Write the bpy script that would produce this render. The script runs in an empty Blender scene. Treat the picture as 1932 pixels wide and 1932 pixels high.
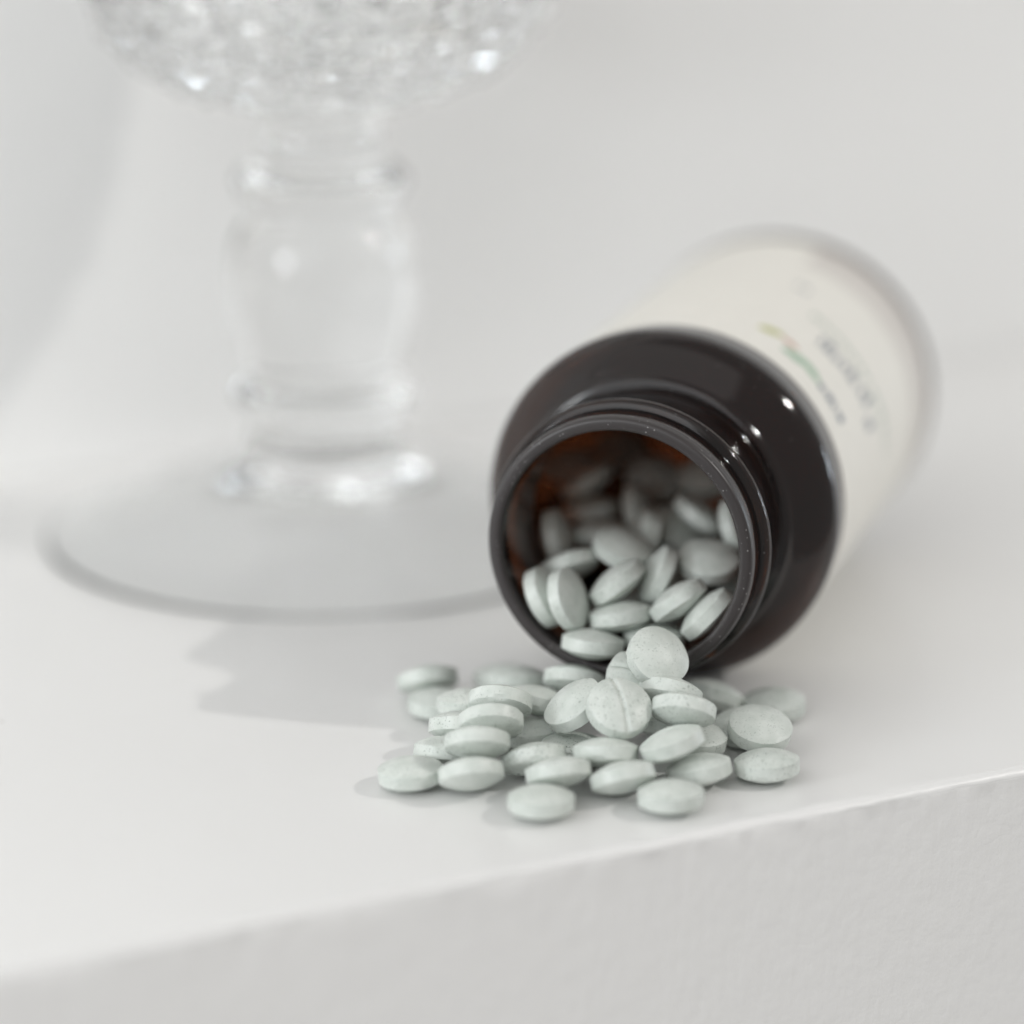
import bpy, bmesh, math, random
from mathutils import Vector, Matrix, noise

# ------------------------------------------------------------------ units: millimetres in, metres out
S = 0.001
scene = bpy.context.scene
C = scene.collection

# ------------------------------------------------------------------ camera
cam_data = bpy.data.cameras.new('camera')
cam = bpy.data.objects.new('camera', cam_data)
C.objects.link(cam)
PITCH = 0.2854
CAM = Vector((0.0, -464.134, 171.582))
cam.location = CAM * S
cam.rotation_euler = (math.pi / 2 - PITCH, 0.0, 0.0)
cam_data.sensor_width = 36.0
cam_data.sensor_fit = 'HORIZONTAL'
cam_data.lens = 36.0 * 5943.5 / 1932.0
cam_data.clip_start = 0.02
cam_data.clip_end = 50.0
FWD = Vector((0.0, math.cos(PITCH), -math.sin(PITCH)))
cam_data.dof.use_dof = True
cam_data.dof.focus_distance = (Vector((18.0, -15.0, 9.0)) - CAM).dot(FWD) * S
cam_data.dof.aperture_fstop = 4.6
scene.camera = cam

# ------------------------------------------------------------------ world: even light of a white room
world = bpy.data.worlds.new('World')
scene.world = world
world.use_nodes = True
bg = world.node_tree.nodes['Background']
bg.inputs['Color'].default_value = (1.0, 0.985, 0.965, 1.0)
bg.inputs['Strength'].default_value = 0.43

# ------------------------------------------------------------------ lamps
def area(name, pos, target, sx, sy, power, color, shape='RECTANGLE'):
    d = bpy.data.lights.new(name, 'AREA')
    d.shape = shape
    d.size = sx
    if shape in ('RECTANGLE', 'ELLIPSE'):
        d.size_y = sy
    d.energy = power
    d.color = color
    d.cycles.is_caustics_light = name == 'key_lamp'
    o = bpy.data.objects.new(name, d)
    C.objects.link(o)
    o.location = pos
    o.rotation_euler = (Vector(target) - Vector(pos)).to_track_quat('-Z', 'Y').to_euler()
    return o

LDIR = Vector((0.76218, -0.07683, 0.64279))
mid = Vector((0.01, 0.03, 0.02))
area('key_lamp', mid + LDIR * 8.0, mid, 0.10, 0.10, 180.0, (1.0, 0.975, 0.94), 'DISK')
area('ceiling_bounce_fill', (-0.6, -0.9, 1.7), (-0.05, 0.05, 0.0), 2.4, 2.0, 7.0, (1.0, 0.985, 0.96))  # added overhead fill, stands in for light bounced off the ceiling
area('front_fill_lamp', (-0.80, -0.98, 0.65), (-0.10, 0.13, 0.04), 1.5, 1.2, 8.0, (0.95, 0.98, 1.0))  # added fill from the front left to brighten the wall, not a real window
area('side_window_lamp', (-0.55, -0.40, 0.17), (-0.12, 0.13, 0.05), 0.12, 0.12, 1.25, (0.94, 0.975, 1.0))
area('window_lamp', (1.15, 0.50, 0.12), (0.05, 0.03, 0.03), 0.07, 0.24, 1.5, (0.82, 0.91, 1.0))

# ------------------------------------------------------------------ view
scene.view_settings.view_transform = 'Standard'
scene.view_settings.look = 'None'
scene.view_settings.exposure = 0.0
scene.view_settings.gamma = 1.0
scene.view_settings.use_curve_mapping = False
scene.render.engine = 'CYCLES'
scene.cycles.use_denoising = True
scene.cycles.use_adaptive_sampling = True
scene.cycles.adaptive_threshold = 0.015
scene.cycles.max_bounces = 12
scene.cycles.transmission_bounces = 10
scene.cycles.glossy_bounces = 8
scene.cycles.diffuse_bounces = 6
scene.cycles.sample_clamp_indirect = 40.0

# ------------------------------------------------------------------ helpers
def link(name, mesh, mat, parent=None, smooth=True):
    o = bpy.data.objects.new(name, mesh)
    C.objects.link(o)
    if mat is not None:
        if not mesh.materials:
            mesh.materials.append(mat)
    if parent is not None:
        o.parent = parent
    if smooth:
        for p in mesh.polygons:
            p.use_smooth = True
    return o

def mesh_from(name, verts, faces):
    m = bpy.data.meshes.new(name)
    m.from_pydata([tuple(v) for v in verts], [], faces)
    m.update()
    return m

def tag(o, label=None, cat=None, group=None, kind=None):
    if label: o['label'] = label
    if cat: o['category'] = cat
    if group: o['group'] = group
    if kind: o['kind'] = kind
    return o

def empty(name, loc):
    o = bpy.data.objects.new(name, None)
    o.empty_display_size = 0.01
    o.location = loc
    C.objects.link(o)
    return o

def new_mat(name):
    m = bpy.data.materials.new(name)
    m.use_nodes = True
    nt = m.node_tree
    return m, nt, nt.nodes['Principled BSDF']

def N(nt, kind, **kw):
    n = nt.nodes.new(kind)
    for k, v in kw.items():
        if k in n.inputs: n.inputs[k].default_value = v
        else: setattr(n, k, v)
    return n

def coords(nt, scale=1.0):
    t = N(nt, 'ShaderNodeTexCoord')
    mp = N(nt, 'ShaderNodeMapping')
    mp.inputs['Scale'].default_value = (scale, scale, scale)
    nt.links.new(t.outputs['Object'], mp.inputs['Vector'])
    return mp.outputs['Vector']

def ramp(nt, src, stops):
    r = N(nt, 'ShaderNodeValToRGB')
    els = r.color_ramp.elements
    while len(els) < len(stops): els.new(0.5)
    for e, (p, c) in zip(els, stops):
        e.position = p
        e.color = (*c, 1.0) if len(c) == 3 else c
    nt.links.new(src, r.inputs['Fac'])
    return r.outputs['Color']

def bump(nt, height, strength, distance, prev=None):
    b = N(nt, 'ShaderNodeBump')
    b.inputs['Strength'].default_value = strength
    b.inputs['Distance'].default_value = distance
    nt.links.new(height, b.inputs['Height'])
    if prev is not None: nt.links.new(prev, b.inputs['Normal'])
    return b.outputs['Normal']

# ------------------------------------------------------------------ materials
def mat_paint(name, base, rough, fine, lumps, coat=0.0, specks=0.0):
    m, nt, p = new_mat(name)
    v = coords(nt, 1.0)
    n1 = N(nt, 'ShaderNodeTexNoise', Scale=14.0, Detail=4.0); nt.links.new(v, n1.inputs['Vector'])
    col = ramp(nt, n1.outputs['Fac'], [(0.3, tuple(c * 0.975 for c in base)), (0.7, base)])
    vs_ = N(nt, 'ShaderNodeTexVoronoi', Scale=75.0); nt.links.new(v, vs_.inputs['Vector'])
    sk = ramp(nt, vs_.outputs['Distance'], [(0.018, (1, 1, 1)), (0.032, (0, 0, 0))])
    ks = N(nt, 'ShaderNodeMath', operation='MULTIPLY'); ks.inputs[1].default_value = specks
    nt.links.new(sk, ks.inputs[0])
    mk = N(nt, 'ShaderNodeMixRGB'); mk.inputs['Color2'].default_value = (0.30, 0.29, 0.27, 1)
    nt.links.new(ks.outputs[0], mk.inputs['Fac']); nt.links.new(col, mk.inputs['Color1'])
    nt.links.new(mk.outputs['Color'], p.inputs['Base Color'])
    n2 = N(nt, 'ShaderNodeTexNoise', Scale=420.0, Detail=3.0, Roughness=0.55); nt.links.new(v, n2.inputs['Vector'])
    n3 = N(nt, 'ShaderNodeTexNoise', Scale=60.0, Detail=2.0); nt.links.new(v, n3.inputs['Vector'])
    b = bump(nt, n3.outputs['Fac'], 1.0, lumps)
    b = bump(nt, n2.outputs['Fac'], 1.0, fine, b)
    nt.links.new(b, p.inputs['Normal'])
    p.inputs['Roughness'].default_value = rough
    p.inputs['Coat Weight'].default_value = coat
    p.inputs['Coat Roughness'].default_value = 0.22
    return m

M_TOP = mat_paint('gloss_white_paint', (0.765, 0.763, 0.755), 0.42, 0.00003, 0.00012, 0.35, 0.6)
M_WALL = mat_paint('white_wall_paint', (0.88, 0.878, 0.868), 0.75, 0.00005, 0.0003)

def mat_face():
    m, nt, p = new_mat('rough_white_paint')
    v = coords(nt, 1.0)
    p.inputs['Base Color'].default_value = (0.85, 0.847, 0.837, 1)
    p.inputs['Roughness'].default_value = 0.5
    n1 = N(nt, 'ShaderNodeTexNoise', Scale=240.0, Detail=5.0, Roughness=0.6); nt.links.new(v, n1.inputs['Vector'])
    mp = N(nt, 'ShaderNodeMapping'); mp.inputs['Scale'].default_value = (1.0, 1.0, 0.28)
    t = N(nt, 'ShaderNodeTexCoord'); nt.links.new(t.outputs['Object'], mp.inputs['Vector'])
    n2 = N(nt, 'ShaderNodeTexNoise', Scale=700.0, Detail=3.0); nt.links.new(mp.outputs['Vector'], n2.inputs['Vector'])
    vo = N(nt, 'ShaderNodeTexVoronoi', Scale=120.0, feature='DISTANCE_TO_EDGE')
    n4 = N(nt, 'ShaderNodeTexNoise', Scale=90.0, Detail=3.0); nt.links.new(v, n4.inputs['Vector'])
    mixv = N(nt, 'ShaderNodeMixRGB', blend_type='ADD'); mixv.inputs['Fac'].default_value = 0.02
    nt.links.new(v, mixv.inputs['Color1']); nt.links.new(n4.outputs['Color'], mixv.inputs['Color2'])
    nt.links.new(mixv.outputs['Color'], vo.inputs['Vector'])
    cr = ramp(nt, vo.outputs['Distance'], [(0.0, (0, 0, 0)), (0.05, (1, 1, 1))])
    n5 = N(nt, 'ShaderNodeTexNoise', Scale=55.0, Detail=2.0); nt.links.new(v, n5.inputs['Vector'])
    mask = ramp(nt, n5.outputs['Fac'], [(0.56, (1, 1, 1)), (0.64, (0, 0, 0))])
    mx = N(nt, 'ShaderNodeMixRGB', blend_type='LIGHTEN'); mx.inputs['Fac'].default_value = 1.0
    nt.links.new(cr, mx.inputs['Color1']); nt.links.new(mask, mx.inputs['Color2'])
    b = bump(nt, n1.outputs['Fac'], 1.0, 0.0002)
    b = bump(nt, n2.outputs['Fac'], 1.0, 0.0001, b)
    b = bump(nt, mx.outputs['Color'], 0.25, 0.00005, b)
    nt.links.new(b, p.inputs['Normal'])
    return m
M_FACE = mat_face()

def mat_tablet():
    m, nt, p = new_mat('pressed_tablet')
    t = N(nt, 'ShaderNodeTexCoord')
    oi = N(nt, 'ShaderNodeObjectInfo')
    mul = N(nt, 'ShaderNodeVectorMath', operation='SCALE'); mul.inputs['Scale'].default_value = 0.37
    nt.links.new(oi.outputs['Random'], mul.inputs[0])
    add = N(nt, 'ShaderNodeVectorMath', operation='ADD')
    nt.links.new(t.outputs['Object'], add.inputs[0]); nt.links.new(mul.outputs['Vector'], add.inputs[1])
    v = add.outputs['Vector']
    base = N(nt, 'ShaderNodeTexNoise', Scale=450.0, Detail=4.0); nt.links.new(v, base.inputs['Vector'])
    col = ramp(nt, base.outputs['Fac'], [(0.32, (0.55, 0.592, 0.552)), (0.68, (0.645, 0.68, 0.643))])
    sp = N(nt, 'ShaderNodeTexNoise', Scale=2700.0, Detail=2.0, Roughness=0.65); nt.links.new(v, sp.inputs['Vector'])
    zone = N(nt, 'ShaderNodeTexNoise', Scale=330.0, Detail=1.0); nt.links.new(v, zone.inputs['Vector'])
    s1 = ramp(nt, sp.outputs['Fac'], [(0.585, (0, 0, 0)), (0.68, (1, 1, 1))])
    z1 = ramp(nt, zone.outputs['Fac'], [(0.32, (0, 0, 0)), (0.58, (1, 1, 1))])
    rnd = N(nt, 'ShaderNodeMapRange'); rnd.inputs['To Min'].default_value = 0.25; rnd.inputs['To Max'].default_value = 0.95
    nt.links.new(oi.outputs['Random'], rnd.inputs['Value'])
    a = N(nt, 'ShaderNodeMixRGB', blend_type='MULTIPLY'); a.inputs['Fac'].default_value = 1.0
    nt.links.new(s1, a.inputs['Color1']); nt.links.new(z1, a.inputs['Color2'])
    f = N(nt, 'ShaderNodeMath', operation='MULTIPLY')
    nt.links.new(a.outputs['Color'], f.inputs[0]); nt.links.new(rnd.outputs['Result'], f.inputs[1])
    mix = N(nt, 'ShaderNodeMixRGB')
    mix.inputs['Color2'].default_value = (0.16, 0.19, 0.165, 1)
    nt.links.new(f.outputs[0], mix.inputs['Fac']); nt.links.new(col, mix.inputs['Color1'])
    nt.links.new(mix.outputs['Color'], p.inputs['Base Color'])
    g = N(nt, 'ShaderNodeTexNoise', Scale=2600.0, Detail=3.0); nt.links.new(v, g.inputs['Vector'])
    b = bump(nt, base.outputs['Fac'], 0.5, 0.00006)
    b = bump(nt, g.outputs['Fac'], 0.7, 0.00004, b)
    nt.links.new(b, p.inputs['Normal'])
    p.inputs['Roughness'].default_value = 0.40
    p.inputs['Specular IOR Level'].default_value = 0.45
    p.inputs['Subsurface Weight'].default_value = 0.0
    return m
M_TAB = mat_tablet()

def mat_bottle():
    m, nt, p = new_mat('dark_amber_plastic')
    v = coords(nt, 1.0)
    p.inputs['Base Color'].default_value = (0.50, 0.145, 0.055, 1)
    p.inputs['Transmission Weight'].default_value = 1.0
    p.inputs['IOR'].default_value = 1.5
    p.inputs['Roughness'].default_value = 0.05
    op = N(nt, 'ShaderNodeBsdfPrincipled')
    op.inputs['Base Color'].default_value = (0.008, 0.006, 0.006, 1)
    op.inputs['Roughness'].default_value = 0.09
    op.inputs['IOR'].default_value = 1.46
    dust = N(nt, 'ShaderNodeTexVoronoi', Scale=1500.0); nt.links.new(v, dust.inputs['Vector'])
    dn = N(nt, 'ShaderNodeTexNoise', Scale=260.0); nt.links.new(v, dn.inputs['Vector'])
    d1 = ramp(nt, dust.outputs['Distance'], [(0.07, (1, 1, 1)), (0.12, (0, 0, 0))])
    d2 = ramp(nt, dn.outputs['Fac'], [(0.60, (0, 0, 0)), (0.66, (1, 1, 1))])
    dm = N(nt, 'ShaderNodeMixRGB', blend_type='MULTIPLY'); dm.inputs['Fac'].default_value = 1.0
    nt.links.new(d1, dm.inputs['Color1']); nt.links.new(d2, dm.inputs['Color2'])
    dc = N(nt, 'ShaderNodeMixRGB'); dc.inputs['Color1'].default_value = (0.008, 0.006, 0.006, 1); dc.inputs['Color2'].default_value = (0.45, 0.43, 0.42, 1)
    nt.links.new(dm.outputs['Color'], dc.inputs['Fac'])
    nt.links.new(dc.outputs['Color'], op.inputs['Base Color'])
    mx = N(nt, 'ShaderNodeMixShader'); mx.inputs['Fac'].default_value = 0.64
    out = nt.nodes['Material Output']
    nt.links.new(p.outputs['BSDF'], mx.inputs[1]); nt.links.new(op.outputs['BSDF'], mx.inputs[2])
    nt.links.new(mx.outputs['Shader'], out.inputs['Surface'])
    lw = N(nt, 'ShaderNodeTexNoise', Scale=40.0); nt.links.new(v, lw.inputs['Vector'])
    b = bump(nt, lw.outputs['Fac'], 0.3, 0.0002)
    nt.links.new(b, p.inputs['Normal']); nt.links.new(b, op.inputs['Normal'])
    return m
M_BOT = mat_bottle()
def mat_lip():
    m, nt, p = new_mat('matte_dark_plastic')
    v = coords(nt, 1.0)
    d = N(nt, 'ShaderNodeTexVoronoi', Scale=1300.0); nt.links.new(v, d.inputs['Vector'])
    dn = N(nt, 'ShaderNodeTexNoise', Scale=300.0); nt.links.new(v, dn.inputs['Vector'])
    a = ramp(nt, d.outputs['Distance'], [(0.10, (0.30, 0.29, 0.285)), (0.17, (0.032, 0.027, 0.027))])
    b2 = ramp(nt, dn.outputs['Fac'], [(0.52, (0, 0, 0)), (0.60, (1, 1, 1))])
    mx = N(nt, 'ShaderNodeMixRGB'); mx.inputs['Color1'].default_value = (0.032, 0.027, 0.027, 1)
    nt.links.new(b2, mx.inputs['Fac']); nt.links.new(a, mx.inputs['Color2'])
    nt.links.new(mx.outputs['Color'], p.inputs['Base Color'])
    p.inputs['Roughness'].default_value = 0.38
    return m
M_LIP = mat_lip()

def mat_plain(name, col, rough, var=0.03, scale=300.0):
    m, nt, p = new_mat(name)
    v = coords(nt, 1.0)
    n = N(nt, 'ShaderNodeTexNoise', Scale=scale, Detail=3.0); nt.links.new(v, n.inputs['Vector'])
    c = ramp(nt, n.outputs['Fac'], [(0.3, tuple(x * (1 - var) for x in col)), (0.7, tuple(min(1, x * (1 + var)) for x in col))])
    nt.links.new(c, p.inputs['Base Color'])
    p.inputs['Roughness'].default_value = rough
    return m
M_LABEL = mat_plain('cream_label_paper', (0.775, 0.755, 0.70), 0.45, 0.02)
M_BAND = mat_plain('grey_beige_label_ink', (0.60, 0.565, 0.53), 0.4)
M_INK = mat_plain('slate_label_ink', (0.20, 0.225, 0.26), 0.5)
M_INK2 = mat_plain('sage_label_ink', (0.42, 0.48, 0.42), 0.5)
M_GREEN = mat_plain('leaf_green_ink', (0.33, 0.47, 0.35), 0.5)
M_OLIVE = mat_plain('olive_ink', (0.45, 0.46, 0.16), 0.5)
M_RUST = mat_plain('rust_ink', (0.55, 0.36, 0.28), 0.5)

def mat_glass():
    m, nt, p = new_mat('clear_crystal')
    p.inputs['Base Color'].default_value = (0.985, 0.99, 0.99, 1)
    p.inputs['Transmission Weight'].default_value = 1.0
    p.inputs['IOR'].default_value = 1.40
    p.inputs['Roughness'].default_value = 0.035
    v = coords(nt, 1.0)
    n = N(nt, 'ShaderNodeTexNoise', Scale=70.0, Detail=2.0); nt.links.new(v, n.inputs['Vector'])
    nt.links.new(bump(nt, n.outputs['Fac'], 0.5, 0.0006), p.inputs['Normal'])
    return m
M_GLASS = mat_glass()
def mat_glass_smooth():
    m, nt, p = new_mat('clear_smooth_crystal')
    p.inputs['Base Color'].default_value = (0.99, 0.995, 0.995, 1)
    p.inputs['Transmission Weight'].default_value = 1.0
    p.inputs['IOR'].default_value = 1.30
    p.inputs['Roughness'].default_value = 0.0
    return m
M_GLASS2 = mat_glass_smooth()
def mat_crystal(name, rough):
    m, nt, p = new_mat(name)
    p.inputs['Base Color'].default_value = (0.985, 0.99, 0.99, 1)
    p.inputs['Transmission Weight'].default_value = 1.0
    p.inputs['IOR'].default_value = 1.60
    p.inputs['Roughness'].default_value = rough
    return m
M_CUT = mat_crystal('cut_crystal', 0.03)
M_CUT_IN = mat_crystal('polished_crystal', 0.03)

# ------------------------------------------------------------------ setting: shelf and wall
PHI, E0, WD = 0.472, -56.775, 224.0
EU = Vector((math.cos(PHI), math.sin(PHI), 0.0))       # along the shelf edge
EN = Vector((-math.sin(PHI), math.cos(PHI), 0.0))      # from the edge towards the wall
EP = Vector((0.0, E0, 0.0))

def shelf_point(a, d, z):
    return (EP + EU * a + EN * d + Vector((0, 0, z))) * S

def build_shelf():
    prof = [(WD, 0.0), (120.0, 0.0), (40.0, 0.0), (8.0, 0.0), (3.0, 0.0)]
    rr = 1.5
    for i in range(0, 9):
        t = math.pi / 2 * i / 8
        prof.append((rr - rr * math.sin(t), -rr + rr * math.cos(t)))
    nround = len(prof)
    prof += [(0.0, -4.0), (0.0, -12.0), (0.0, -30.0), (0.0, -60.0), (0.0, -70.0), (WD, -70.0)]
    al = [-900, -600, -400, -250] + [-160 + 0.8 * i for i in range(0, 451)] + [260, 340, 500, 800, 1200]
    verts, faces = [], []
    n = len(prof)
    for a in al:
        for k, (d, z) in enumerate(prof):
            if 4 <= k <= nround:
                w = 0.30 * noise.noise((a * 0.09, k * 0.22, 1.3)) + 0.20 * noise.noise((a * 0.42, k * 0.4, 7.7)) + 0.10 * noise.noise((a * 1.1, k * 0.6, 3.1))
                if k == nround: w *= 0.4
                if k == 4: w *= 0.0
                d2, z2 = d + w * 0.7, z + w * 0.55
            else:
                d2, z2 = d, z
            verts.append(shelf_point(a, d2, z2))
    for i in range(len(al) - 1):
        for k in range(n - 1):
            p = i * n + k
            faces.append((p, p + n, p + n + 1, p + 1))
    faces.append(tuple(range(n)))
    faces.append(tuple(reversed([(len(al) - 1) * n + k for k in range(n)])))
    m = mesh_from('shelf', verts, faces)
    m.materials.append(M_TOP); m.materials.append(M_FACE)
    o = link('mantel_shelf', m, None, None, True)
    for f in m.polygons:
        k = f.vertices[0] % n if len(f.vertices) == 4 else 99
        f.material_index = 1 if k >= nround - 2 else 0
        if len(f.vertices) > 4: f.use_smooth = False
    m.set_sharp_from_angle(angle=math.radians(50))
    o.cycles.is_caustics_receiver = True
    tag(o, kind='structure')
    return o
build_shelf()

def build_wall():
    a0, a1, z0, z1 = -900, 1600, -700, 620
    vs = [shelf_point(a, WD + d, z) for d in (0.4, 40) for a in (a0, a1) for z in (z0, z1)]
    fs = [(0, 1, 3, 2), (4, 6, 7, 5), (0, 4, 5, 1), (2, 3, 7, 6), (1, 5, 7, 3), (0, 2, 6, 4)]
    o = link('wall', mesh_from('wall', vs, fs), M_WALL, None, False)
    tag(o, kind='structure')
build_wall()

# ------------------------------------------------------------------ lathe helper
def lathe(profile, frame, seg, closed_ends=()):
    """profile: list of (s, r); frame(s, r, angle) -> Vector in metres; open surface strips"""
    verts, faces = [], []
    for (s, r) in profile:
        for k in range(seg):
            verts.append(frame(s, r, 2 * math.pi * k / seg))
    for i in range(len(profile) - 1):
        for k in range(seg):
            k2 = (k + 1) % seg
            faces.append((i * seg + k, i * seg + k2, (i + 1) * seg + k2, (i + 1) * seg + k))
    for idx, flip in closed_ends:
        ring = [idx * seg + k for k in range(seg)]
        s, r = profile[idx]
        c = len(verts); verts.append(frame(s, 0.0, 0.0))
        for k in range(seg):
            k2 = (k + 1) % seg
            faces.append((c, ring[k2], ring[k]) if flip else (c, ring[k], ring[k2]))
    return verts, faces

def smooth_profile(pts, n=5):
    out = []
    for i in range(len(pts) - 1):
        p0 = pts[max(i - 1, 0)]; p1 = pts[i]; p2 = pts[i + 1]; p3 = pts[min(i + 2, len(pts) - 1)]
        for j in range(n):
            t = j / n
            out.append(tuple(0.5 * ((2 * b) + (-a + c) * t + (2 * a - 5 * b + 4 * c - d) * t * t + (-a + 3 * b - 3 * c + d) * t ** 3) for a, b, c, d in zip(p0, p1, p2, p3)))
    out.append(pts[-1])
    return out

def fix_normals(m):
    bm = bmesh.new(); bm.from_mesh(m)
    bmesh.ops.recalc_face_normals(bm, faces=bm.faces)
    bm.to_mesh(m); bm.free()

# ------------------------------------------------------------------ pill bottle lying on its side
PSI, RB, RL = 0.3099, 29.08, 28.4
AX = Vector((math.sin(PSI), math.cos(PSI), 0.0))
E1 = Vector((math.cos(PSI), -math.sin(PSI), 0.0))
E2 = Vector((0, 0, 1.0))
MOUTH = Vector((16.306, 0.0, RB + 0.03))
ROOT = Vector((MOUTH.x, MOUTH.y, 0.0)) + AX * 70.0
def bframe(s, r, a):
    return (MOUTH + AX * s + E1 * (r * math.cos(a)) + E2 * (r * math.sin(a)) - ROOT) * S

def build_bottle():
    root = empty('pill_bottle', ROOT * S)
    tag(root, 'dark amber pill bottle with cream label lying open on its side', 'bottle')
    SEG = 144
    inside = [(17.0, 19.0), (12.0, 19.0), (6.0, 19.0), (1.5, 19.0)]
    lip = [(1.5, 19.0), (0.7, 19.02), (0.25, 19.15), (0.05, 19.4), (0.0, 19.7), (0.0, 20.5), (0.05, 20.75), (0.25, 21.0), (0.6, 21.15), (1.1, 21.22), (2.0, 21.25)]
    ringed = [(2.0, 21.25), (3.4, 21.28), (4.7, 21.3), (5.05, 21.42), (5.3, 22.1), (5.55, 22.45), (5.95, 22.66), (6.45, 22.72), (6.85, 22.66), (7.1, 22.42), (7.25, 21.6), (7.6, 21.2), (9.0, 21.05), (11.0, 21.0), (14.0, 21.0), (17.0, 21.0)]
    v, f = lathe(inside, bframe, SEG)
    v2, f2 = lathe(ringed, bframe, SEG)
    off = len(v); v += v2; f += [tuple(q + off for q in c) for c in f2]
    neck = link('neck', mesh_from('neck', v, f), M_BOT, root)
    v, f = lathe(lip, bframe, SEG)
    lipo = link('lip', mesh_from('lip', v, f), M_LIP, neck)
    outer = [(17.0, 21.0), (17.9, 21.05), (18.25, 21.3), (18.4, 22.4), (18.52, 22.75), (18.72, 22.95), (19.0, 23.05), (19.4, 23.35), (19.9, 24.1), (20.6, 25.1), (21.5, 26.2), (22.4, 27.15), (23.2, 27.85), (24.0, 28.4), (24.8, 28.8), (25.6, 29.02), (26.4, RB), (27.4, 29.06), (28.6, 28.98), (29.8, 28.87), (31.0, 28.72), (32.0, 28.57), (32.8, 28.45), (33.6, RL), (45.0, RL), (60.0, RL), (75.0, RL), (90.0, RL), (104.0, RL), (106.6, RL), (107.6, 28.48), (108.8, 28.66), (110.0, 28.74), (111.0, 28.5), (112.0, 27.7), (112.6, 26.5), (112.8, RB - 5.0), (112.8, RB - 7.0), (111.6, RB - 10.0), (111.4, 8.0)]
    inner = [(109.3, 8.0), (109.3, 20.0), (108.5, 24.5), (106.0, 26.8), (102.0, 27.4), (60.0, 27.4), (32.0, 27.4), (29.0, 26.8), (26.0, 25.4), (23.5, 23.4), (21.0, 21.0), (19.5, 19.6), (18.4, 19.1), (17.0, 19.0)]
    v, f = lathe(outer, bframe, SEG, [(len(outer) - 1, False)])
    v2, f2 = lathe(inner, bframe, SEG, [(0, True)])
    off = len(v)
    v += v2; f += [tuple(i + off for i in q) for q in f2]
    body = link('body', mesh_from('body', v, f), M_BOT, root)
    for o in (neck, lipo, body):
        o.data.flip_normals()
        o.data.set_sharp_from_angle(angle=math.radians(42))
    # label: a paper sleeve with thickness
    LR = RL + 0.16
    a0, a1 = math.radians(-165), math.radians(150)
    na = 120
    lv, lf = [], []
    rows = [(33.3, RL + 0.02), (33.3, LR), (50.0, LR), (70.0, LR), (90.0, LR), (106.3, LR), (106.3, RL + 0.02)]
    for (s, r) in rows:
        for k in range(na + 1):
            lv.append(bframe(s, r, a0 + (a1 - a0) * k / na))
    for i in range(len(rows) - 1):
        for k in range(na):
            p = i * (na + 1) + k
            lf.append((p, p + 1, p + na + 2, p + na + 1))
    lm = mesh_from('label', lv, lf); fix_normals(lm)
    label = link('label', lm, M_LABEL, root)
    lm.set_sharp_from_angle(angle=math.radians(40))
    label['label'] = 'cream paper label with small leaf print'

    def patch(name, poly, mat, r):
        """poly in (s mm, angle deg), filled as a fan with subdivision and wrapped on the label"""
        cs = sum(p[0] for p in poly) / len(poly); ca = sum(p[1] for p in poly) / len(poly)
        vs, fs = [bframe(cs, r, math.radians(ca))], []
        n = len(poly)
        for ring in (0.5, 1.0):
            for (s, a) in poly:
                vs.append(bframe(cs + (s - cs) * ring, r, math.radians(ca + (a - ca) * ring)))
        for k in range(n):
            k2 = (k + 1) % n
            fs.append((0, 1 + k, 1 + k2))
            fs.append((1 + k, 1 + n + k, 1 + n + k2, 1 + k2))
        m = mesh_from(name, vs, fs); fix_normals(m)
        return link(name, m, mat, label)
    def grid(name, s0, s1, aa, ab, mat, r, k=40):
        vs, fs = [], []
        for s in (s0, s1):
            for i in range(k + 1): vs.append(bframe(s, r, math.radians(aa + (ab - aa) * i / k)))
        for i in range(k): fs.append((i, i + 1, i + k + 2, i + k + 1))
        m = mesh_from(name, vs, fs); fix_normals(m)
        return link(name, m, mat, label)
    R1 = LR + 0.03
    grid('printed_band', 91.5, 106.1, -40, 74, M_BAND, R1)
    def leaf(s, a, length, width, ang, mat):
        deg = 360 / (2 * math.pi * LR)
        pts = []
        for t in [i / 8 for i in range(9)]: pts.append((t - 0.5, math.sin(math.pi * t) ** 0.8 * 0.5))
        for t in [i / 8 for i in range(7, 0, -1)]: pts.append((t - 0.5, -math.sin(math.pi * t) ** 0.8 * 0.5))
        ca, sa = math.cos(ang), math.sin(ang)
        out = []
        for (x, y) in pts:
            X = x * length; Y = y * width
            out.append((s + X * ca - Y * sa, a + (X * sa + Y * ca) * deg))
        patch('printed_leaf', out, mat, R1)
    leaf(46.0, 63.5, 5.5, 2.6, 2.2, M_OLIVE)
    leaf(46.0, 56.0, 4.0, 2.2, 1.4, M_RUST)
    leaf(42.5, 51.0, 7.0, 3.4, 2.0, M_GREEN)
    leaf(43.0, 45.0, 6.5, 3.2, 1.1, M_GREEN)
    rng = random.Random(4)
    def dashes(s, aa, ab, hgt, mat):
        """a line of lettering too small and blurred to read: short uneven strokes"""
        vs, fs = [], []
        a = aa
        while a < ab:
            w = rng.uniform(1.0, 2.6)
            h = hgt * rng.uniform(0.55, 1.0)
            b = len(vs)
            for (ss, aa2) in ((s, a), (s + h, a), (s + h, a + w), (s, a + w)):
                vs.append(bframe(ss, R1, math.radians(aa2)))
            fs.append((b, b + 1, b + 2, b + 3))
            a += w + rng.uniform(0.5, 1.6)
        m = mesh_from('printed_line', vs, fs); fix_normals(m)
        link('printed_line', m, mat, label)
    dashes(55.5, 40.0, 49.0, 6.0, M_INK)
    dashes(56.5, 30.5, 38.5, 5.0, M_INK)
    dashes(57.5, 22.0, 28.5, 6.5, M_INK)
    dashes(55.0, 14.5, 20.5, 5.5, M_INK)
    dashes(64.5, 28.0, 57.0, 2.6, M_INK2)
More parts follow.
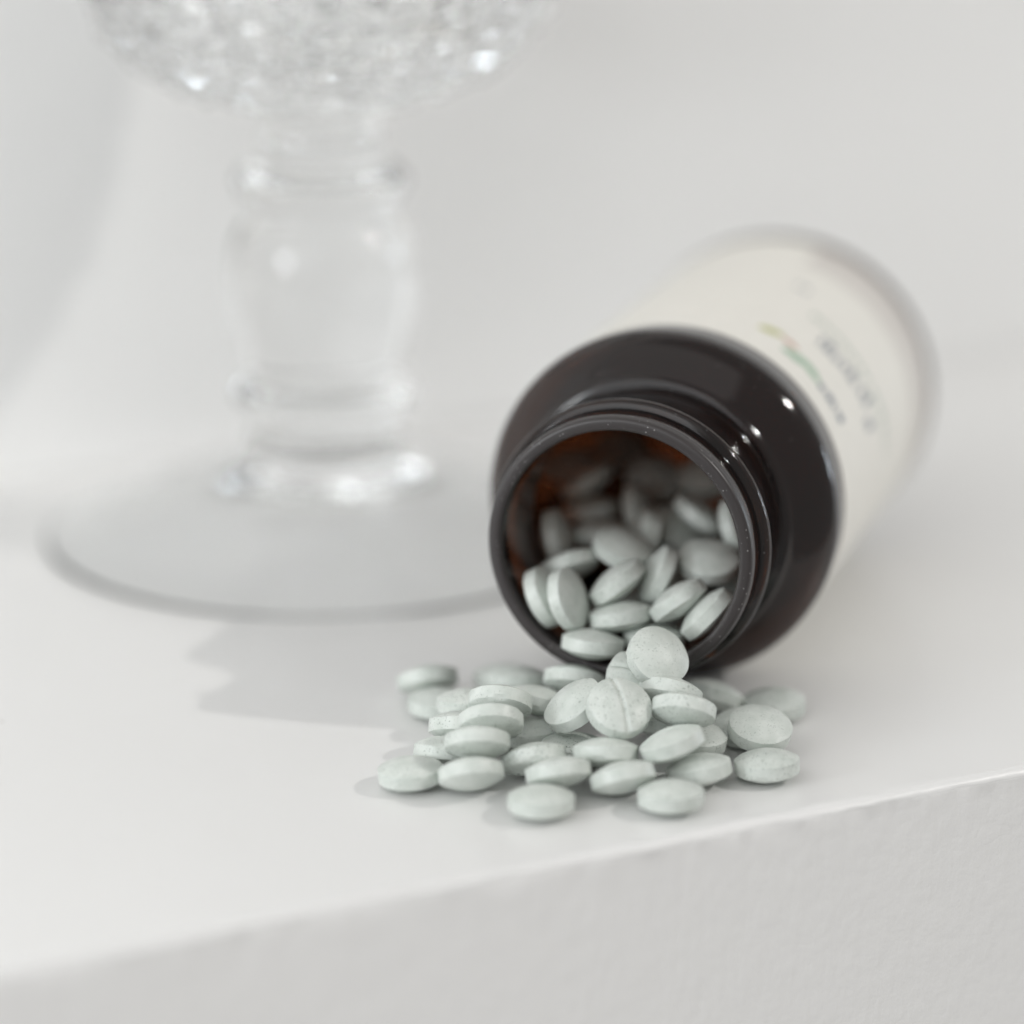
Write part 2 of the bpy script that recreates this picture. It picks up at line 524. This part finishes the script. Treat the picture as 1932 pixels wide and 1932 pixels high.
    dashes(65.0, 2.0, 26.0, 3.0, M_INK2)
    dashes(40.5, 25.0, 38.0, 4.2, M_INK)
    dashes(75.0, 64.5, 68.0, 3.5, M_INK)
    return root
build_bottle()

# ------------------------------------------------------------------ crystal footed vase
def build_vase():
    vc = Vector((-34.9, 106.76, 0.15))
    root = empty('footed_vase', vc * S)
    tag(root, 'clear cut glass footed vase with a beaded stem beside the wall', 'vase')
    def fr(h, r, a):
        return Vector((r * math.cos(a), r * math.sin(a), h)) * S
    SEG = 96
    under = [(12.2, 0.01), (11.8, 10.0), (10.0, 22.0), (7.4, 30.5), (4.7, 39.5), (2.5, 45.5), (0.9, 49.8), (0.2, 51.4), (0.0, 52.0), (0.1, 52.5)]
    top = [(0.1, 52.5), (0.4, 52.85), (0.9, 52.8), (1.6, 51.6), (2.8, 49.0), (4.4, 45.5), (6.6, 39.5), (9.4, 30.5), (12.0, 22.5), (14.6, 16.8), (17.5, 14.6)]
    prof = under[:-1] + smooth_profile(top, 4)
    v, f = lathe(prof, fr, SEG)
    foot = link('foot', mesh_from('foot', v, f), M_GLASS2, root)
    foot.cycles.is_caustics_caster = True
    st = smooth_profile([(17.5, 14.6), (21.0, 14.2), (24.0, 14.8), (25.6, 16.2), (27.4, 16.9), (29.2, 16.2), (31.2, 14.4), (34.0, 14.4), (39.0, 15.8), (46.0, 17.0), (52.0, 17.0), (57.5, 16.0), (61.0, 13.8), (63.6, 14.0), (65.4, 15.4), (67.4, 16.2), (69.4, 15.2), (71.4, 12.6), (75.0, 11.0), (79.0, 10.8), (82.0, 12.2)], 4)
    v, f = lathe(st, fr, SEG)
    stem = link('stem', mesh_from('stem', v, f), M_GLASS, root)
    # bowl: outside cut into small pyramids, smooth inside
    outer = smooth_profile([(82.0, 12.2), (84.0, 20.0), (86.5, 28.0), (90.5, 34.5), (97.0, 39.5), (110.0, 43.2), (124.0, 44.0), (134.0, 42.2), (140.0, 41.4)], 3)
    nseg = 36
    rj = random.Random(9)
    vs, fs = [], []
    def ring(i): return [len(vs) - nseg + k for k in range(nseg)]
    rows = []
    for (h, r) in outer:
        rows.append([len(vs) + k for k in range(nseg)])
        for k in range(nseg): vs.append(fr(h, r, 2 * math.pi * k / nseg))
    for i in range(len(outer) - 1):
        (h0, r0), (h1, r1) = outer[i], outer[i + 1]
        hm, rm = (h0 + h1) / 2, (r0 + r1) / 2
        cell = min(2 * math.pi * rm / nseg, math.hypot(h1 - h0, r1 - r0))
        dh, dr = h1 - h0, r1 - r0
        ln = math.hypot(dh, dr) or 1
        up = min(1.5, cell * 0.36)
        for k in range(nseg):
            k2 = (k + 1) % nseg
            c = len(vs)
            u2 = up * rj.uniform(0.3, 1.8); j1 = rj.uniform(-0.28, 0.28); j2 = rj.uniform(-0.28, 0.28)
            vs.append(fr(hm + dh * j2 - dr / ln * u2, rm + dr * j2 + dh / ln * u2, 2 * math.pi * (k + 0.5 + j1) / nseg))
            q = (rows[i][k], rows[i][k2], rows[i + 1][k2], rows[i + 1][k])
            for a, b in ((0, 1), (1, 2), (2, 3), (3, 0)): fs.append((q[a], q[b], c))
    inner = smooth_profile([(140.0, 41.4), (140.8, 40.2), (140.0, 39.0), (134.0, 38.9), (124.0, 40.0), (110.0, 39.0), (99.0, 34.5), (93.5, 28.5), (90.5, 20.0), (89.5, 10.0), (89.4, 0.01)], 3)
    rows2 = [rows[-1]]
    for (h, r) in inner[1:]:
        rows2.append([len(vs) + k for k in range(nseg)])
        for k in range(nseg): vs.append(fr(h, max(0.01, r + (rj.uniform(-0.35, 0.35) if r > 1 else 0)), 2 * math.pi * k / nseg))
    nsm = len(fs)
    for i in range(len(rows2) - 1):
        for k in range(nseg):
            k2 = (k + 1) % nseg
            fs.append((rows2[i][k], rows2[i][k2], rows2[i + 1][k2], rows2[i + 1][k]))
    m = mesh_from('bowl', vs, fs)
    bowl = link('bowl', m, M_CUT, root, False)
    m.materials.append(M_CUT_IN)
    for p in m.polygons[nsm:]:
        p.material_index = 1
    return root
build_vase()

# ------------------------------------------------------------------ tablets
RP, HB, HD = 4.9, 0.98, 1.40
def tablet_mesh(seed, groove=True):
    rng = random.Random(seed)
    SEG = 144
    prof = []
    rs = [i / 36 for i in range(36)] + [0.988]
    chips = [(rng.uniform(0, 2 * math.pi), rng.uniform(0.08, 0.3), rng.uniform(0.03, 0.11), rng.choice((-1, 1))) for _ in range(14)]
    verts, faces = [], []
    def put(r, z, a, side):
        x, y = r * math.cos(a), r * math.sin(a)
        n = noise.noise((x * 0.9 + seed * 7, y * 0.9, z * 0.9)) * 0.035 + noise.noise((x * 3 + seed, y * 3, z * 3)) * 0.012
        rim = max(0.0, (r / RP - 0.9) / 0.1)
        for (ca, w, d, sd) in chips:
            da = (a - ca + math.pi) % (2 * math.pi) - math.pi
            if sd == side and abs(da) < 3 * w:
                g = math.exp(-(da / w) ** 2) * rim * d
                x *= 1 - g / RP; y *= 1 - g / RP; z -= side * g * 0.8
        if side == 1 and groove:
            z -= 0.36 * math.exp(-(y / 0.36) ** 2)
        verts.append(((x * (1 + n / RP)) * S, (y * (1 + n / RP)) * S, (z + n) * S))
    # vertices: top rings from centre to rim, band, bottom rings back to centre
    rings = []
    def add_ring(r, z, side):
        base = len(verts); rings.append(base)
        for k in range(SEG): put(r, z, 2 * math.pi * k / SEG, side)
    R2 = RP
    def dome(q): return HB + HD * (1 - q * q)
    for q in rs[1:]: add_ring(RP * q, dome(q), 1)
    add_ring(RP * 1.0, HB - 0.02, 1)
    add_ring(RP * 1.0, HB * 0.35, 0)
    add_ring(RP * 1.0, -HB * 0.35, 0)
    add_ring(RP * 1.0, -HB + 0.02, -1)
    for q in reversed(rs[1:]): add_ring(RP * q, -dome(q), -1)
    for i in range(len(rings) - 1):
        for k in range(SEG):
            k2 = (k + 1) % SEG
            faces.append((rings[i] + k, rings[i + 1] + k, rings[i + 1] + k2, rings[i] + k2))
    c = len(verts); put(0, dome(0), 0, 1)
    for k in range(SEG): faces.append((c, rings[0] + k, rings[0] + (k + 1) % SEG))
    c = len(verts); put(0, -dome(0), 0, -1)
    for k in range(SEG): faces.append((c, rings[-1] + (k + 1) % SEG, rings[-1] + k))
    m = mesh_from('tablet', verts, faces)
    for p in m.polygons: p.use_smooth = True
    m.set_sharp_from_angle(angle=math.radians(20))
    m.materials.append(M_TAB)
    return m

MESHES = [tablet_mesh(s) for s in (1, 2, 3, 4, 5)]

# key, centre in mm, direction of the upper face
TABLETS = [
    ('A1', (-15.06, -25.32, 2.31), (-0.055, 0.029, 0.998)),
    ('A2', (-6.05, -29.18, 3.71), (-0.105, 0.553, 0.826)),
    ('A3', (3.31, -22.82, 3.62), (-0.170, 0.514, 0.841)),
    ('A4', (6.82, -29.39, 4.02), (-0.137, 0.449, 0.883)),
    ('A5', (16.26, -30.15, 3.52), (-0.219, 0.468, 0.856)),
    ('A6', (4.20, -36.84, 2.31), (-0.003, 0.072, 0.997)),
    ('A7', (23.17, -34.74, 2.31), (-0.015, 0.071, 0.997)),
    ('A8', (13.93, -23.50, 4.88), (0.000, 0.353, 0.935)),
    ('A9', (16.01, -20.25, 10.72), (0.197, -0.568, 0.799)),
    ('A10', (9.46, -14.54, 9.13), (-0.550, -0.206, 0.810)),
    ('A11', (22.11, -10.23, 15.29), (0.398, -0.608, 0.686)),
    ('A12', (19.21, -8.31, 11.09), (0.301, -0.530, 0.793)),
    ('A13', (24.01, -12.42, 10.32), (0.230, 0.542, 0.808)),
    ('A14', (25.74, -19.10, 9.97), (0.149, 0.597, 0.788)),
    ('A15', (23.76, -24.87, 6.84), (-0.344, 0.132, 0.930)),
    ('A16', (27.79, -14.52, 3.74), (0.104, -0.064, 0.993)),
    ('A17', (27.89, -24.37, 2.50), (-0.165, 0.148, 0.975)),
    ('A18', (38.19, -22.07, 2.33), (-0.057, 0.064, 0.996)),
    ('A19', (37.79, -12.58, 4.63), (0.119, -0.300, 0.946)),
    ('A20', (36.23, -6.07, 2.43), (-0.007, -0.171, 0.985)),
    ('A21', (41.44, 4.60, 2.32), (-0.033, -0.063, 0.997)),
    ('A22', (31.94, 6.23, 3.33), (0.295, 0.351, 0.889)),
    ('A23', (-1.76, -11.11, 8.38), (0.097, 0.630, 0.770)),
    ('A24', (-3.13, -19.46, 8.10), (-0.035, 0.707, 0.706)),
    ('A25', (-7.85, -11.48, 4.63), (0.015, 0.455, 0.890)),
    ('A26', (-9.96, -17.11, 2.71), (0.053, 0.306, 0.951)),
    ('A27', (-5.17, -24.80, 6.96), (-0.019, 0.575, 0.818)),
    ('A28', (0.63, 7.79, 5.34), (-0.000, 0.217, 0.976)),
    ('A29', (-1.29, 17.03, 2.36), (0.001, 0.136, 0.991)),
    ('A30', (-13.55, 13.18, 3.49), (-0.142, 0.490, 0.860)),
    ('A31', (-11.55, 5.22, 2.30), (0.007, 0.041, 0.999)),
    ('A32', (-6.87, -3.10, 5.26), (0.003, 0.145, 0.989)),
    ('A33', (4.15, -3.46, 5.82), (0.240, 0.250, 0.938)),
    ('A34', (9.80, 1.87, 7.34), (0.140, 0.509, 0.850)),
    ('A35', (2.32, -8.40, 2.31), (-0.002, 0.072, 0.997)),
    ('A36', (9.35, -15.10, 2.33), (0.028, 0.051, 0.998)),
    ('A37', (24.29, -5.33, 2.58), (0.082, 0.245, 0.966)),
    ('I1', (5.12, 8.05, 19.03), (0.859, -0.227, 0.459)),
    ('I2', (8.81, 4.93, 19.76), (0.850, -0.367, 0.378)),
    ('I3', (9.03, 16.31, 21.63), (-0.299, 0.474, 0.828)),
    ('I4', (17.62, 16.93, 24.43), (0.279, -0.249, 0.928)),
    ('I5', (16.49, 7.49, 21.66), (-0.602, 0.165, 0.781)),
    ('I6', (23.01, 10.73, 21.71), (-0.881, -0.018, 0.472)),
    ('I7', (31.15, 13.10, 23.32), (0.032, -0.340, 0.940)),
    ('I8', (16.95, 5.06, 16.91), (-0.142, 0.219, 0.965)),
    ('I9', (25.91, 3.08, 20.12), (-0.541, 0.335, 0.772)),
    ('I10', (30.27, 1.14, 18.51), (-0.721, 0.164, 0.674)),
    ('I11', (12.61, 1.61, 13.44), (0.100, 0.192, 0.976)),
    ('I12', (22.34, 4.30, 13.46), (-0.009, 0.125, 0.992)),
    ('I13', (12.94, 39.66, 24.03), (-0.141, 0.184, 0.973)),
    ('I14', (13.96, 31.46, 22.53), (-0.089, 0.192, 0.977)),
    ('I15', (7.24, 25.28, 23.49), (0.955, -0.146, 0.257)),
    ('I16', (21.08, 35.46, 24.82), (0.909, -0.254, 0.332)),
    ('I17', (21.35, 25.13, 23.42), (-0.933, -0.178, 0.312)),
    ('I18', (26.98, 30.81, 23.24), (0.369, -0.395, 0.842)),
    ('I19', (30.70, 28.49, 26.45), (0.557, 0.053, 0.829)),
    ('I20', (36.28, 20.90, 26.69), (0.864, -0.313, 0.396)),
    ('I21', (24.18, 49.98, 26.45), (0.088, -0.512, 0.855)),
    ('I22', (32.71, 43.05, 28.87), (-0.176, -0.355, 0.918)),
    ('I23', (12.42, 43.23, 28.22), (-0.500, 0.150, 0.853)),
    ('I24', (9.53, 52.65, 28.32), (-0.165, -0.142, 0.976)),
    ('I25', (18.67, 68.55, 26.52), (-0.020, -0.368, 0.929)),
    ('F0', (43.44, 57.55, 8.25), (0.343, 0.927, 0.149)),
    ('F1', (19.44, 40.22, 8.55), (0.619, 0.103, -0.778)),
    ('F2', (43.17, 35.54, 12.23), (-0.666, -0.032, -0.745)),
    ('F3', (20.38, 50.07, 9.57), (0.490, -0.056, -0.870)),
    ('F4', (41.64, 51.14, 8.38), (-0.244, -0.930, -0.274)),
    ('F5', (21.67, 57.76, 10.40), (-0.239, -0.822, -0.518)),
    ('F6', (35.27, 61.20, 6.39), (-0.553, 0.583, 0.595)),
    ('F7', (17.73, 21.39, 13.21), (0.010, 0.013, -1.000)),
    ('F8', (27.04, 15.33, 16.00), (-0.513, 0.321, -0.796)),
    ('F9', (37.41, 32.60, 9.06), (0.209, 0.895, 0.394)),
    ('F10', (32.37, 53.77, 6.58), (-0.047, 0.897, -0.439)),
    ('F11', (28.90, 51.33, 11.90), (-0.646, -0.270, 0.715)),
    ('F12', (28.11, 35.43, 8.14), (-0.468, -0.433, -0.770)),
    ('F13', (25.99, 66.18, 13.96), (-0.532, 0.197, -0.823)),
    ('F14', (39.12, 40.18, 8.20), (-0.398, -0.008, -0.917)),
    ('F15', (45.73, 44.56, 11.89), (-0.559, -0.815, -0.151)),
    ('F16', (27.14, 62.95, 7.63), (-0.391, -0.589, -0.707)),
    ('F17', (25.71, 22.33, 11.92), (0.580, 0.146, -0.801)),
    ('F18', (34.18, 69.60, 6.67), (0.663, 0.013, -0.749)),
    ('F19', (39.85, 25.20, 13.05), (0.810, -0.246, 0.532)),
    ('F20', (35.27, 66.39, 14.09), (-0.151, -0.521, -0.840)),
    ('F21', (31.41, 43.38, 12.41), (0.062, 0.824, 0.564)),
    ('F22', (19.91, 30.50, 11.65), (0.941, 0.321, 0.111)),
    ('F23', (24.49, 34.78, 4.58), (0.286, 0.228, 0.931)),
]

# tablets whose scored face shows: direction of the score line in the picture plane (right, up)
SCORE = {'A9': (0.29, -0.96), 'A15': (0.72, 0.69), 'A17': (0.8, -0.6), 'I8': (0.25, 0.97), 'I11': (0.5, 0.85), 'A12': (0.9, -0.35), 'A26': (0.75, 0.66)}
DOWN = {'A1', 'A6', 'A7', 'A10', 'A11', 'A16', 'A18', 'A19', 'A20', 'A21', 'A28', 'A31', 'A33', 'A36', 'I4', 'I7', 'I18', 'I19', 'I20', 'I21', 'I22', 'I24', 'I25', 'I1', 'I2'}

HEAP = 'tablets spilled from the bottle'
INSIDE = 'tablets inside the bottle'
T = 'pale green tablet '
LABELS = {
    'A1': 'speckled pale green tablet lying flat with a long shadow at the heap\'s outer end',
    'A6': T + 'lying flat on open shelf between heap and shelf edge',
    'A7': T + 'lying flat on open shelf between heap and shelf edge',
    'A9': T + 'facing out with its straight score line, on top of the spilled heap',
    'A10': T + 'tilted steeply on its edge against the scored one atop the heap',
    'A11': 'finely speckled tablet leaning face-out at the bottle lip, highest of the spill',
    'A12': T + 'leaning on the bottle lip, overlapped by the highest tablet',
    'A13': T + 'upper of the two slanting ones stacked under the bottle lip',
    'A14': T + 'lower of the two slanting ones stacked beside the scored tablet',
    'A15': 'tilted tablet showing a faint score groove, below the slanting stacked pair',
    'A16': 'speckled tablet half hidden behind the tilted grooved tablet',
    'A17': T + 'with a score notch on top, between a flat tablet and the heap',
    'A18': T + 'lying flat in front of the coarsely speckled tipped-up tablet',
    'A19': 'coarsely speckled tablet tipped up behind a flat one at the heap\'s side',
    'A20': T + 'mostly covered by the coarsely speckled tipped-up tablet',
    'A21': 'blurred tablet lying behind the coarsely speckled tablet, away from the heap',
    'A22': 'blurred tablet tilted on the shelf close under the bottle shoulder',
    'A23': T + 'upper one of the overhanging pair showing undersides',
    'A24': T + 'lower one of the overhanging pair showing undersides',
    'A25': T + 'peeking out beside the overhanging pair',
    'A26': T + 'with a sunlit patch, behind the flat one at the outer end',
    'A27': T + 'tipped back beneath the overhanging pair, above the front row',
    'A28': T + 'lying level at the rear of the heap under the bottle neck',
    'A29': 'blurred tablet lying directly behind the level one under the bottle neck',
    'A30': 'blurred tablet tilted in the bottle shadow at the rear of the heap',
    'A31': 'blurred tablet lying flat in the bottle shadow in front of a tilted one',
    'A32': 'blurred tablet wedged behind the overhanging pair',
    'A33': T + 'sloping between the overhanging pair and the steeply tilted tablet',
    'A34': T + 'behind the steeply tilted tablet, right below the bottle lip',
    'A35': 'shaded tablet lying at the bottom inside the spilled heap',
    'A36': 'shaded tablet lying at the bottom inside the spilled heap',
    'A37': 'shaded tablet lying at the bottom inside the spilled heap',
    'A8': T + 'lying level edge-on, directly under the scored top tablet',
    'I11': 'tablet with grooved top resting on the inside of the bottle lip',
    'I1': 'tablet standing on edge against the inner wall of the bottle mouth',
    'I2': 'tablet standing on edge beside the one against the mouth wall',
    'I5': 'tablet slanting across the middle of the bottle mouth',
    'I7': 'tablet lying face-up inside the bottle mouth on the label side',
    'I8': 'tablet with notched top in the bottle, just above the grooved one on lip',
    'I10': 'slanting tablet lowest on the label side inside the bottle mouth',
    'I9': 'slanting tablet in the mouth, above the highest spilled tablet',
    'I6': 'tablet standing on edge in the middle of the bottle mouth',
    'I12': 'tablet inside the mouth hidden behind the highest spilled tablet',
}
LABELS.update({
    'A2': 'tipped-back tablet next to the flat speckled one at the heap\'s outer end',
    'A3': 'tipped-back tablet half in shade behind the front row, beside the level edge-on one',
    'A4': 'tipped-back tablet in the middle of the front row, between two other tipped-back ones',
    'A5': 'tipped-back tablet in the front row beside the score-notched one',
    'I3': 'tablet sloping just behind the two standing on edge in the mouth',
    'I4': 'tablet tilted face-up behind the one slanting across the mouth',
    'I13': 'upper of two dim level tablets stacked deep in the bottle',
    'I14': 'lower of two dim level tablets stacked deep in the bottle',
    'I15': 'dim tablet standing on edge by the amber wall opposite the label side',
    'I16': 'dim tablet standing on edge deep in the middle of the bottle',
    'I17': 'dim tablet standing on edge deep in the middle of the bottle',
    'I18': 'dim tilted tablet deep inside, behind the face-up one in the mouth',
    'I19': 'dim sloping tablet deep on the label side inside the bottle',
    'I20': 'tablet standing on edge against the inner wall on the label side',
    'I21': 'dim face-out tablet high up at the back of the bottle heap',
    'I22': 'dim tablet at the back of the bottle heap on the label side',
    'I23': 'dim slanting tablet at the back, above the stacked level pair',
    'I24': 'dark tablet at the back of the bottle against the amber glow',
    'I25': 'darkest tablet at the very back of the bottle heap',
})

rt, up = Vector((1, 0, 0)), Vector((0, math.sin(PITCH), math.cos(PITCH)))
rng = random.Random(11)
for i, (key, pos, nrm) in enumerate(TABLETS):
    n = Vector(nrm).normalized()
    view = (Vector(pos) - CAM).normalized()
    z = n.copy()
    if key in DOWN: z = -n
    elif key not in SCORE and rng.random() < 0.5: z = -n
    if key in SCORE:
        g = rt * SCORE[key][0] + up * SCORE[key][1]
        x = g - view * (g.dot(n) / view.dot(n)) if abs(view.dot(n)) > 0.25 else g - n * g.dot(n)
        x = (x - n * x.dot(n)).normalized()
    else:
        j = rng.uniform(-0.35, 0.35)
        x = Vector((math.cos(j), math.sin(j), 0.0))
        if abs(x.dot(n)) > 0.7: x = up.copy()
        x = (x - n * x.dot(n)).normalized()
    y = z.cross(x)
    o = bpy.data.objects.new('tablet', MESHES[i % len(MESHES)])
    C.objects.link(o)
    rot = Matrix((x, y, z)).transposed().to_4x4()
    o.matrix_world = Matrix.Translation(Vector(pos) * S) @ rot
    if key[0] == 'A':
        tag(o, LABELS[key], 'tablet', HEAP)
    elif key[0] == 'I':
        tag(o, LABELS.get(key, 'dim tablet in the heap deep behind the bottle mouth'), 'tablet', INSIDE)
    else:
        tag(o, 'tablet buried under the others inside the bottle', 'tablet', 'tablets buried in the bottle')
